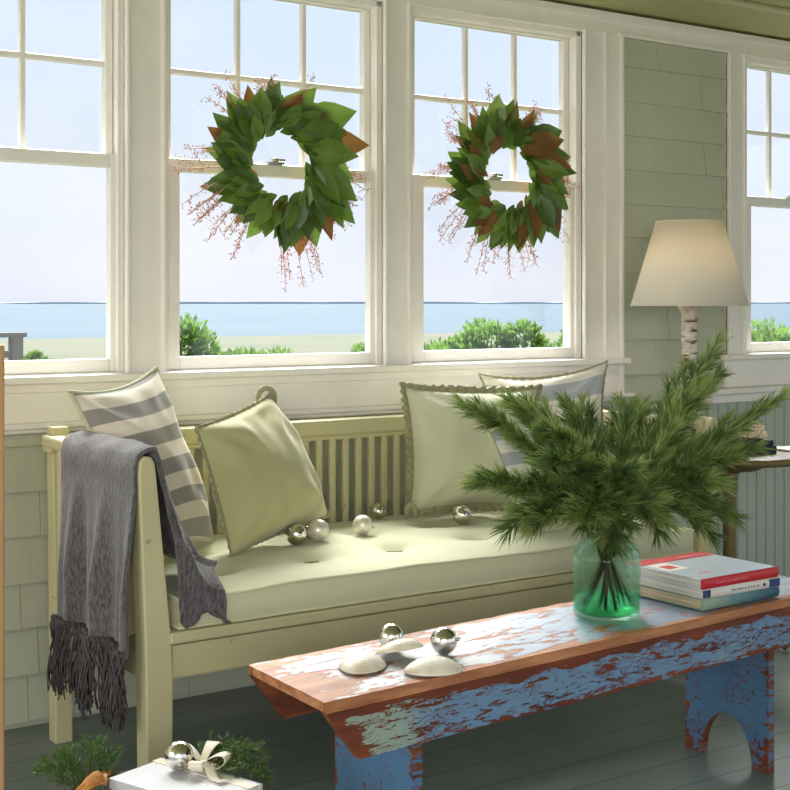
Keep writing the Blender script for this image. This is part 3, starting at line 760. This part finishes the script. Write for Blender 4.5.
gx=t.math('ADD',t.math('MULTIPLY',sx.outputs[0],3.2),t.math('MULTIPLY',t.math('SUBTRACT',t.noise(30,4,.6),.5),.35)); t.color(t.ramp(gx,[(.1,srgb(150,172,150)),(.45,srgb(92,132,140)),(.85,srgb(40,84,104))])); TEAL=t.m
BX,BY=2.497,2.300; z=.4535
G='books stacked on the blue bench'
def ex3(e,w,d,h): mark(e,'spine_band',NAVY,(w-.03,w-.0005,-.0055,-.001,.002,h-.002))
book('hardcover_book','bottom book of the bench stack with a teal green spine',BX,BY,z,.02,.285,.262,.0265,TEAL,TEAL,PAGET,G)
def ex2(e,w,d,h):
    mark(e,'spine_band',NAVY,(w-.038,w-.0005,-.0052,-.0012,.002,h-.002)); mark(e,'spine_band',BLK,(.018,.024,-.0052,-.0015,.003,h-.003)); mark(e,'spine_band',NAVY,(.0,.017,-.0052,-.0015,.003,h-.003))
    for k in range(2): 
        mm=MB(); mm.lathe([(0,-.0055),(.0042,-.0055),(.0042,-.003),(0,-.003)],n=14); mm.v=[(p[0]+w-.058,p[2]+.0002,p[1]+h*.5) for p in mm.v]; 
        if k==0: mm.build('spine_dot',BLK,e)
    for k in range(9): mark(e,'spine_lettering',BLK,(.10+k*.0115,.10+k*.0115+R.uniform(.004,.009),-.0047,-.002,h*.44,h*.56)) 
book('hardcover_book','middle book of the bench stack with a white and navy spine',BX+.003,BY+.003,z+.0270,-.01,.276,.255,.0235,WHT,WHT,PAGE,G,ex2)
def ex1(e,w,d,h):
    mark(e,'cover_band',RED,(.0,w,d-.052,d-.0005,h-.0005,h+.0004))
    mark(e,'cover_label',CREAM,(.015,.085,.115,.200,h-.0005,h+.0004)); mark(e,'label_square',RED,(.030,.066,.135,.172,h,h+.0008))
    for k in range(5): mark(e,'cover_lettering',PINK,(.165+k*.020,.165+k*.020+.014,d-.040,d-.022,h,h+.0009))
    for k in range(4): mark(e,'cover_lettering',PINK,(.055+k*.010,.055+k*.010+.007,.052,.060,h,h+.0005))
    for k in range(12): mark(e,'spine_lettering',CREAM if 0 else PINK,(.05+k*.010,.05+k*.010+R.uniform(.004,.008),-.0046,-.002,h*.42,h*.56))
book('hardcover_book','top book of the bench stack with pale blue cover and red spine',BX-.004,BY-.002,z+.0510,.015,.282,.258,.0255,COVB,RED,PAGE,G,ex1)

# ---------------------------------------------------------------- side table, lamp, books, coral
TX,TY=3.79,3.36
e=empty('side_table',(TX,TY,0)); tag(e,'round olive-brown wooden pedestal table right of the settle','table')
m=MB(); m.lathe([(0,.640),(.285,.640),(.302,.646),(.306,.655),(.302,.664),(.29,.668),(0,.668)],n=64); m.build('tabletop',TABLE,e)
m=MB(); m.lathe([(0,.600),(.10,.602),(.12,.612),(.17,.640),(0,.640)],n=40); m.build('top_brace',TABLE,e)
m=MB(); m.lathe([(0,.10),(.032,.10),(.036,.14),(.028,.20),(.024,.32),(.025,.50),(.030,.57),(.040,.60),(0,.602)],n=32); m.build('pedestal',TABLE,e)
for k in range(3):
    a=k*2*pi/3+.5; m=MB(); m.tube([(.02*cos(a),.02*sin(a),.14),(.10*cos(a),.10*sin(a),.12),(.20*cos(a),.20*sin(a),.045),(.26*cos(a),.26*sin(a),.018)],[.022,.022,.018,.016],10); m.build('foot',TABLE,e)
LX,LY=3.625,3.40
e=empty('table_lamp',(LX,LY,.669)); tag(e,'table lamp with birch trunk base and cream tapered shade','lamp')
m=MB(); m.lathe([(0,0),(.075,0),(.078,.006),(.076,.018),(.05,.024),(.0,.024)],n=40); m.build('lamp_foot',TABLE,e)
prof=[(0,.02)]+[(.031+.004*noise.noise(V((0,0,i*.9)))-(.003*i/24),.02+.47*i/24) for i in range(25)]+[(.036,.505),(.042,.518),(.042,.528),(0,.530)]
m=MB(); m.lathe(prof,n=28)
m.v=[(x+.003*noise.noise(V((x*30,y*30,zz*12))),y+.003*noise.noise(V((x*30,y*30,zz*12+9))),zz) for x,y,zz in m.v]
m.build('birch_trunk',BIRCH,e)
m=MB(); m.lathe([(0,.50),(.012,.50),(.012,.55),(.018,.555),(.018,.60),(0,.60)],n=18); m.build('socket',BRASS,e)
m=MB(); m.tube([(0,0,.60),(0,0,.812)],.002,6); m.tube([(-.115,0,.806),(.115,0,.806)],.0018,6); m.tube([(0,-.115,.806),(0,.115,.806)],.0018,6); m.ball((0,0,.818),.007,12,8); m.build('harp',BRASS,e)
m=MB(); m.ball((0,0,.65),.028,20,12,sc=(1,1,1.3)); m.build('bulb',MATTE,e)
l=bpy.data.lights.new('bulb_light','POINT'); l.energy=1.1; l.color=(1,.90,.76); l.shadow_soft_size=.04; lo=bpy.data.objects.new('bulb_light',l); COL.objects.link(lo); lo.location=(LX,LY,.669+.70)  # warm fill added inside the shade to brighten it
sh=MB(); sh.lathe([(.207,.522),(.118,.820)],n=64); o=sh.build('lamp_shade',SHADE,e); q=o.modifiers.new('s','SOLIDIFY'); q.thickness=.0025
m=MB()
for r_,z_ in ((.207,.523),(.118,.819)):
    m.tube([(r_*cos(2*pi*i/64),r_*sin(2*pi*i/64),z_) for i in range(65)],.0028,6)
m.build('shade_rim',SHADE,o)
G='dark books on the side table'
book('hardcover_book','thick black cloth book at the bottom of the side table stack',3.680,3.300,.6690,radians(-33),.195,.14,.028,DKB,DKB,DKB,G)
book('hardcover_book','brown covered book on the black book under the coral',3.688,3.300,.6975,radians(-31),.180,.13,.018,BRC,DKB,PAGE,G)
e=empty('coral_cluster',(3.815,3.275,.717)); tag(e,'cream branching coral cluster on the small dark books','coral')
m=MB(); rr=random.Random(5)
for i in range(150):
    a=rr.uniform(0,2*pi); el=rr.uniform(.05,1.5); d=V((cos(el)*cos(a),cos(el)*sin(a),sin(el))); r_=rr.uniform(.035,.056)
    m.tube([d*.01+V((0,0,.004)),d*r_*.6+V((0,0,.006)),d*r_+V((rr.uniform(-.006,.006),rr.uniform(-.006,.006),.008))],.0055,5,r1=.0035); m.ball(d*r_+V((0,0,.008)),.0055,7,5)
m.build('coral',CORAL,e)
e=tag(empty('whelk_shell',(3.745,3.315,.7165),.4),'small pale sea shell beside the coral on the dark books','shell')
m=MB(); m.lathe([(0,0),(.012,.004),(.02,.018),(.026,.03),(.022,.04),(.014,.048),(.015,.053),(.008,.060),(.003,.068),(0,.070)],n=20)
m.v=[(x,z_-.012,y+.022) for x,y,z_ in m.v]; m.build('shell',SHELL,e)
m=MB(); m.box(3.93,4.04,3.19,3.30,.669,.676); tag(m.build('note_card',WHT,bevel=.001),'white card stack lying at the right side of the table','card')

# ---------------------------------------------------------------- wreaths
def leaf(m,p,d,up,L,W,mi=0,curl=.15,cup=.25):
    d=d.normalized(); sd=d.cross(up).normalized(); nn=sd.cross(d)
    ws=[.12,.62,.95,1.0,.78,.40,0]; rows=[]
    vs=[]
    for i,w in enumerate(ws):
        t_=i/6; c=p+d*L*t_+nn*(-curl*L*t_*t_)
        for q in (-1,-.5,0,.5,1): vs.append(c+sd*W*.5*w*q+nn*cup*W*.5*w*abs(q)**1.3)
    fs=[(i*5+j,i*5+j+1,(i+1)*5+j+1,(i+1)*5+j) for i in range(6) for j in range(4)]
    m.add(vs,fs,mi,True)
def wreath(cx,cz,y,Rm,seed,label,ns,sx=1.0):
    rr=random.Random(seed)
    e=empty('magnolia_wreath',(cx,y,cz)); tag(e,label,'wreath')
    m=MB(); m.tube([(Rm*cos(a),0,Rm*sin(a)) for a in [2*pi*i/48 for i in range(49)]],.014,8); m.build('vine_ring',TWIG,e)
    m=MB()
    for layer,(nn,ro,L0,yy,sw) in enumerate(((30,.015,.122,.0,.62),(32,.0,.120,-.018,.75),(30,-.020,.105,-.034,.9),(30,-.034,.075,-.036,1.5),(26,-.04,.06,-.02,2.2))):
        for i in range(nn):
            a=2*pi*(i+rr.uniform(-.35,.35))/nn+layer*.13
            rad=V((cos(a),0,sin(a))); tan=V((sin(a),0,-cos(a)))   # clockwise as seen from the room
            if layer==0 and rr.random()<.10: continue
            k=sw*(1 if -1.4<a<2.2 or a>4.9 else .55)
            d=(rad+tan*k*rr.uniform(.6,1.25)+V((0,rr.uniform(-.35,.10),0)))
            L=L0*rr.uniform(.82,1.22)
            if sin(a)<-.45: L*=.85
            if cos(a)>.1: L*=1+.42*min(1,cos(a)*1.6)*(1 if layer<3 else .3)
            p=rad*(Rm+ro+rr.uniform(-.012,.012))+V((0,yy,0))-d.normalized()*L*.15
            up=V((rr.uniform(-.35,.35),-1,rr.uniform(-.35,.35)))
            r_=rr.random(); mi=2 if r_<(.05 if seed==21 else .17) else (1 if r_<.5 else 0)
            leaf(m,p,d,up,L,L*rr.uniform(.44,.56),mi,rr.uniform(-.05,.25),rr.uniform(.1,.4))
    m.build('leaves',[MAG,MAG2,MAGB],e)
    st=MB(); bs=MB()
    for (a_,L) in ns:
        L*=.80
        a=radians(a_); 
        for q in range(4):
            an=a+rr.uniform(-.16,.16); p0=V((Rm*cos(an),.004,Rm*sin(an))); d=V((cos(an),rr.uniform(-.2,.1),sin(an)))
            droop=rr.uniform(.0,.5); l=L*rr.uniform(.7,1.1)
            pts=[p0+d*l*t_+V((0,0,-droop*l*t_*t_*.6)) for t_ in (0,.3,.55,.8,1)]
            st.tube(pts,.0016,4,r1=.0008)
            for z_ in range(26):
                t_=rr.uniform(.42,1.0); k=int(t_*4) if t_<1 else 3; ts=(0,.3,.55,.8,1); 
                pp=p0+d*l*t_+V((0,0,-droop*l*t_*t_*.6)); o_=V((rr.uniform(-1,1),rr.uniform(-1,1),rr.uniform(-1,1)))*.013
                st.tube([pp,pp+o_],.0006,3,caps=False); bs.ball(pp+o_,rr.uniform(.0016,.0028),5,4)
    st.build('dried_sprigs',PINKT,e); o=bs.build('berries',BERRY,e)
    m=MB(); m.tube([(0,.002,Rm),(0,.03,Rm+.06),(0,.04,Rm+.10)],.0015,5); m.build('hanging_wire',TWIG,e)
    return e
wreath(2.120,1.632,3.715,.148,21,'large magnolia leaf wreath hanging at the left, in the middle window',[(205,.23),(178,.25),(128,.26),(100,.20),(68,.20),(-8,.22),(-22,.24),(-62,.25),(-78,.27),(-40,.2),(235,.22),(215,.2)])
wreath(3.035,1.640,3.715,.155,44,'magnolia leaf wreath with brown undersides hanging in the right-hand wreath window',[(170,.24),(190,.26),(125,.26),(105,.2),(60,.2),(-5,.22),(15,.22),(-30,.24),(-70,.24),(-90,.22),(215,.24),(240,.24),(145,.22)])

# ---------------------------------------------------------------- gift on low stool at bottom left
e=empty('low_stool',(1.10,2.42,0)); tag(e,'low wooden stool under the white gift, below the bottom edge of the picture','stool')
m=MB(); m.box(-.24,.24,-.22,.20,.13,.155); m.build('seat',TABLE,e,bevel=.004)
for sx_ in(-1,1):
    for sy_ in(-1,1): m=MB(); m.box(sx_*.20-.015,sx_*.20+.015,sy_*.17-.015,sy_*.17+.015,0,.13); m.build('leg',TABLE,e)
ga=radians(19)
e=empty('gift_box',(1.215,2.585,.156),ga); tag(e,'white ribbed gift box with an ivory bow at the bottom left','gift box')
m=MB(); m.box(-.15,0,-.26,0,0,.095); m.box(-.153,.003,-.263,.003,.085,.107); m.build('box',RIBP,e,bevel=.002)
m=MB(); m.box(-.036,-.012,-.2645,.0045,.107,.1085); m.box(-.036,-.012,-.2645,-.2635,0,.1085); m.build('ribbon',RIB,e)
m=MB()
def loop_(c,a,L,w):
    def f(u,v):
        t_=u*2*pi; x=L*.5*(1-cos(t_)); z_=L*.30*sin(t_)*(.6+.4*(1-cos(t_))/2)
        y=(v-.5)*w*(.35+.65*(1-cos(t_))/2)
        return V(c)+V((x*cos(a)-y*sin(a),x*sin(a)+y*cos(a),z_+L*.22+x*.35))
    m.grid(f,28,6)
loop_((-.018,-.12,.107),.3,.062,.034); loop_((-.018,-.12,.107),1.6,.060,.034); loop_((-.018,-.12,.107),3.6,.045,.03); loop_((-.018,-.12,.107),-1.2,.055,.034)
m.ball((-.018,-.125,.119),.012,12,8); 
for a in (-1.9,-.5): m.grid(lambda u,v,a=a:V((-.018,-.125,.109))+V((cos(a)*u*.085-sin(a)*(v-.5)*.024,sin(a)*u*.085+cos(a)*(v-.5)*.024,.012*sin(u*7)*(1-u)+.004)),16,3)
o=m.build('bow',RIB,e); q=o.modifiers.new('s','SOLIDIFY'); q.thickness=.001
ornament((1.200,2.495,.294),.029,SILVER,'silver ball ornament tied onto the white gift box','ornament on the gift',(-.3,-.8,-.3))
def cedar(x,y,z,dirs,label):
    e=tag(empty('cedar_sprig',(x,y,z)),label,'sprig','cedar sprigs around the gift'); rr=random.Random(int(x*1000)); m=MB(); st=MB()
    for (dx,dy,dz) in dirs:
        tip=V((dx,dy,dz)); pts=[tip*t_+V((0,0,.02*sin(pi*t_))) for t_ in [i/10 for i in range(11)]]; st.tube(pts,.0015,4)
        for i in range(1,11):
            for s_ in (-1,1):
                d=tip.normalized(); sd=(d.cross(V((0,0,1)))*s_+d*.9+V((0,0,rr.uniform(-.4,.7)))).normalized(); l=(.045*(1.15-i/10)+.014)*rr.uniform(.7,1.2)
                for q in range(7):
                    t_=q/6; p=pts[i]+sd*l*t_
                    for w in range(3):
                        dd=(sd+V((rr.uniform(-1,1),rr.uniform(-1,1),rr.uniform(-.8,1)))*.8).normalized(); ll=.011*rr.uniform(.6,1.2); wd=dd.cross(V((rr.uniform(-1,1),rr.uniform(-1,1),1))).normalized()*.0014
                        m.add([p-wd,p+wd,p+dd*ll+wd*.6,p+dd*ll-wd*.6],[(0,1,2,3)])
    st.build('stem',STEM,e); m.build('fronds',CEDAR,e)
cedar(1.235,2.480,.262,[(.115,-.05,.0),(.10,.0,.015),(.10,-.09,-.01),(.06,.02,.02),(.12,-.03,.025)],'green cedar sprig sticking out right of the ivory bow')
cedar(1.05,2.60,.20,[(-.03,.06,.08),(.04,.07,.09),(-.08,.03,.07),(.07,.05,.06),(-.06,.09,.05)],'dark cedar sprig at the left behind the white gift')
for k,(x,y,z_,a,b_,L,l_) in enumerate([(1.06,2.53,.255,2.6,.25,.10,'dried tan leaf curling up nearest the white gift'),(1.045,2.535,.235,3.3,.10,.12,'dried tan leaf lying outermost left of the gift'),(1.085,2.60,.235,1.3,.6,.08,'dried tan leaf pointing up behind the gift')]):
    m=MB(); leaf(m,V((0,0,0)),V((cos(a),sin(a),b_)),V((0,-.4,1)),L*.62,L*.36,0,.8,1.1); leaf(m,V((.004,.006,.0)),V((cos(a+.9),sin(a+.9),b_+.3)),V((0,-.4,1)),L*.5,L*.26,0,.9,1.0); leaf(m,V((-.004,-.006,.0)),V((cos(a-.8),sin(a-.8),b_)),V((0,-.4,1)),L*.55,L*.3,0,.9,1.2); o=m.build('dried_leaf',DRY); o.location=(x,y,z_); tag(o,l_,'leaf','dried leaves beside the gift')
    q=o.modifiers.new('s','SOLIDIFY'); q.thickness=.001
m=MB()
m.box(-.03,.03,-.03,.03,0,1.10); o=m.build('wooden_post',POSTM,bevel=.006); o.location=(1.070,3.27,0); tag(o,'tan wooden post at the left edge of the picture','post')

# ---------------------------------------------------------------- outdoors: bushes, railing
bl_=[(8.15,16.25,1.25,2.20,'tall bayberry bush at the left of the larger wreath window'),
(9.0,15.8,1.4,1.90,'low bayberry bush at the middle of the larger wreath window'),
(9.85,15.25,1.0,1.95,'low bayberry bush at the right of the larger wreath window'),
(10.55,14.75,1.35,2.14,'bayberry bush at the left of the second wreath window'),
(11.3,14.15,1.35,2.12,'bayberry bush at the middle of the second wreath window'),
(12.0,13.6,1.3,2.12,'bayberry bush at the right of the second wreath window'),
(14.35,11.9,1.7,2.05,'bayberry bush outside the right edge window'),
(6.55,17.4,.65,1.82,'small bayberry bush at the middle of the leftmost window'),
(7.15,17.1,.6,1.78,'small bayberry bush at the right of the leftmost window'),
(12.7,13.1,1.2,2.05,'bayberry bush just beyond the second wreath window')]
for x,y,w,h,lb in bl_: bush(x,y,w,h,int(2600*w*max(.8,h/1.9)),lb)
e=empty('deck_railing',(4.0,11.8,-1.0)); tag(e,'weathered grey deck railing outside the leftmost window','railing')
for x in (.10,-1.1,-2.3): m=MB(); m.box(x-.05,x+.05,-.05,.05,0,1.90); m.build('railing_post',DECK,e)
m=MB(); m.box(-2.5,.18,-.06,.06,1.90,1.94); m.build('top_rail',DECK,e)
m=MB(); m.box(-2.4,.10,-.02,.02,1.72,1.78); m.build('middle_rail',DECK,e)
m=MB(); m.box(-2.6,.2,-1.5,.1,.75,.80); m.build('deck_boards',DECK,e)

# ---------------------------------------------------------------- world, sun, camera
w=bpy.data.worlds.new('World'); S.world=w; w.use_nodes=True; nt=w.node_tree; nt.nodes.clear()
o_=nt.nodes.new('ShaderNodeOutputWorld'); bg=nt.nodes.new('ShaderNodeBackground'); nt.links.new(bg.outputs[0],o_.inputs[0])
tc=nt.nodes.new('ShaderNodeTexCoord'); sp=nt.nodes.new('ShaderNodeSeparateXYZ'); nt.links.new(tc.outputs['Generated'],sp.inputs[0])
rp=nt.nodes.new('ShaderNodeValToRGB'); e=rp.color_ramp.elements
st=[(0,srgb(150,150,140)),(.47,srgb(190,200,205)),(.505,srgb(222,224,236)),(.58,srgb(218,230,246)),(.72,srgb(196,220,246)),(1,srgb(170,205,240))]
while len(e)<len(st): e.new(.5)
for q,(p,c) in zip(e,st): q.position=p; q.color=c
ma=nt.nodes.new('ShaderNodeMath'); ma.operation='MULTIPLY_ADD'; ma.inputs[1].default_value=.5; ma.inputs[2].default_value=.5
nt.links.new(sp.outputs[2],ma.inputs[0]); nt.links.new(ma.outputs[0],rp.inputs[0])
mp=nt.nodes.new('ShaderNodeMapping'); mp.inputs['Scale'].default_value=(1,1,3.2); nt.links.new(tc.outputs['Generated'],mp.inputs[0])
nz=nt.nodes.new('ShaderNodeTexNoise'); nz.inputs['Scale'].default_value=2.6; nz.inputs['Detail'].default_value=5; nt.links.new(mp.outputs[0],nz.inputs[0])
cr=nt.nodes.new('ShaderNodeValToRGB'); cr.color_ramp.elements[0].position=.42; cr.color_ramp.elements[1].position=.68; cr.color_ramp.elements[1].color=(.75,.75,.75,1); nt.links.new(nz.outputs['Fac'],cr.inputs[0])
mx=nt.nodes.new('ShaderNodeMix'); mx.data_type='RGBA'; nt.links.new(cr.outputs[0],mx.inputs[0]); nt.links.new(rp.outputs[0],mx.inputs[6]); mx.inputs[7].default_value=srgb(240,238,244)
nt.links.new(mx.outputs[2],bg.inputs[0]); bg.inputs[1].default_value=1.0

def sun(rot,en,col,ang):
    l=bpy.data.lights.new('sun','SUN'); l.energy=en; l.color=col; l.angle=radians(ang); o=bpy.data.objects.new('sun',l); COL.objects.link(o); o.rotation_euler=rot
def sundir(d,en,col,ang):
    l=bpy.data.lights.new('sun','SUN'); l.energy=en; l.color=col; l.angle=radians(ang); o=bpy.data.objects.new('sun',l); COL.objects.link(o)
    o.rotation_euler=V(d).to_track_quat('-Z','Y').to_euler()
sundir((-.30,-.60,-.72),19,(1,.97,.93),50)
def area(loc,tgt,sx,sy,en,col):  # soft fill lamps, added for daylight from unseen windows
    l=bpy.data.lights.new('window_daylight','AREA'); l.shape='RECTANGLE'; l.size=sx; l.size_y=sy; l.energy=en; l.color=col
    o=bpy.data.objects.new('window_daylight',l); COL.objects.link(o); o.location=loc; o.rotation_euler=(V(tgt)-V(loc)).to_track_quat('-Z','Y').to_euler()
area((-1.2,-1.9,1.55),(2.3,3.5,1.1),2.6,1.3,82,(1,.95,.89))
area((-2.2,2.4,1.5),(2.2,3.2,1.0),1.8,1.3,28,(1,.97,.92))

cam=bpy.data.cameras.new('camera'); co=bpy.data.objects.new('camera',cam); COL.objects.link(co)
cam.sensor_width=36; cam.sensor_fit='HORIZONTAL'; cam.lens=1366/790*36; cam.shift_y=-92/790; cam.clip_end=10000; cam.clip_start=.05
co.location=(0,0,1.2); co.rotation_euler=(pi/2,0,-math.atan2(945,1366)); S.camera=co
S.view_settings.view_transform='Standard'; S.view_settings.look='None'; S.view_settings.gamma=1; S.view_settings.use_curve_mapping=False; S.view_settings.exposure=0.30
S.cycles.max_bounces=10; S.cycles.transparent_max_bounces=24; S.cycles.caustics_reflective=False; S.cycles.caustics_refractive=False; S.cycles.use_denoising=True
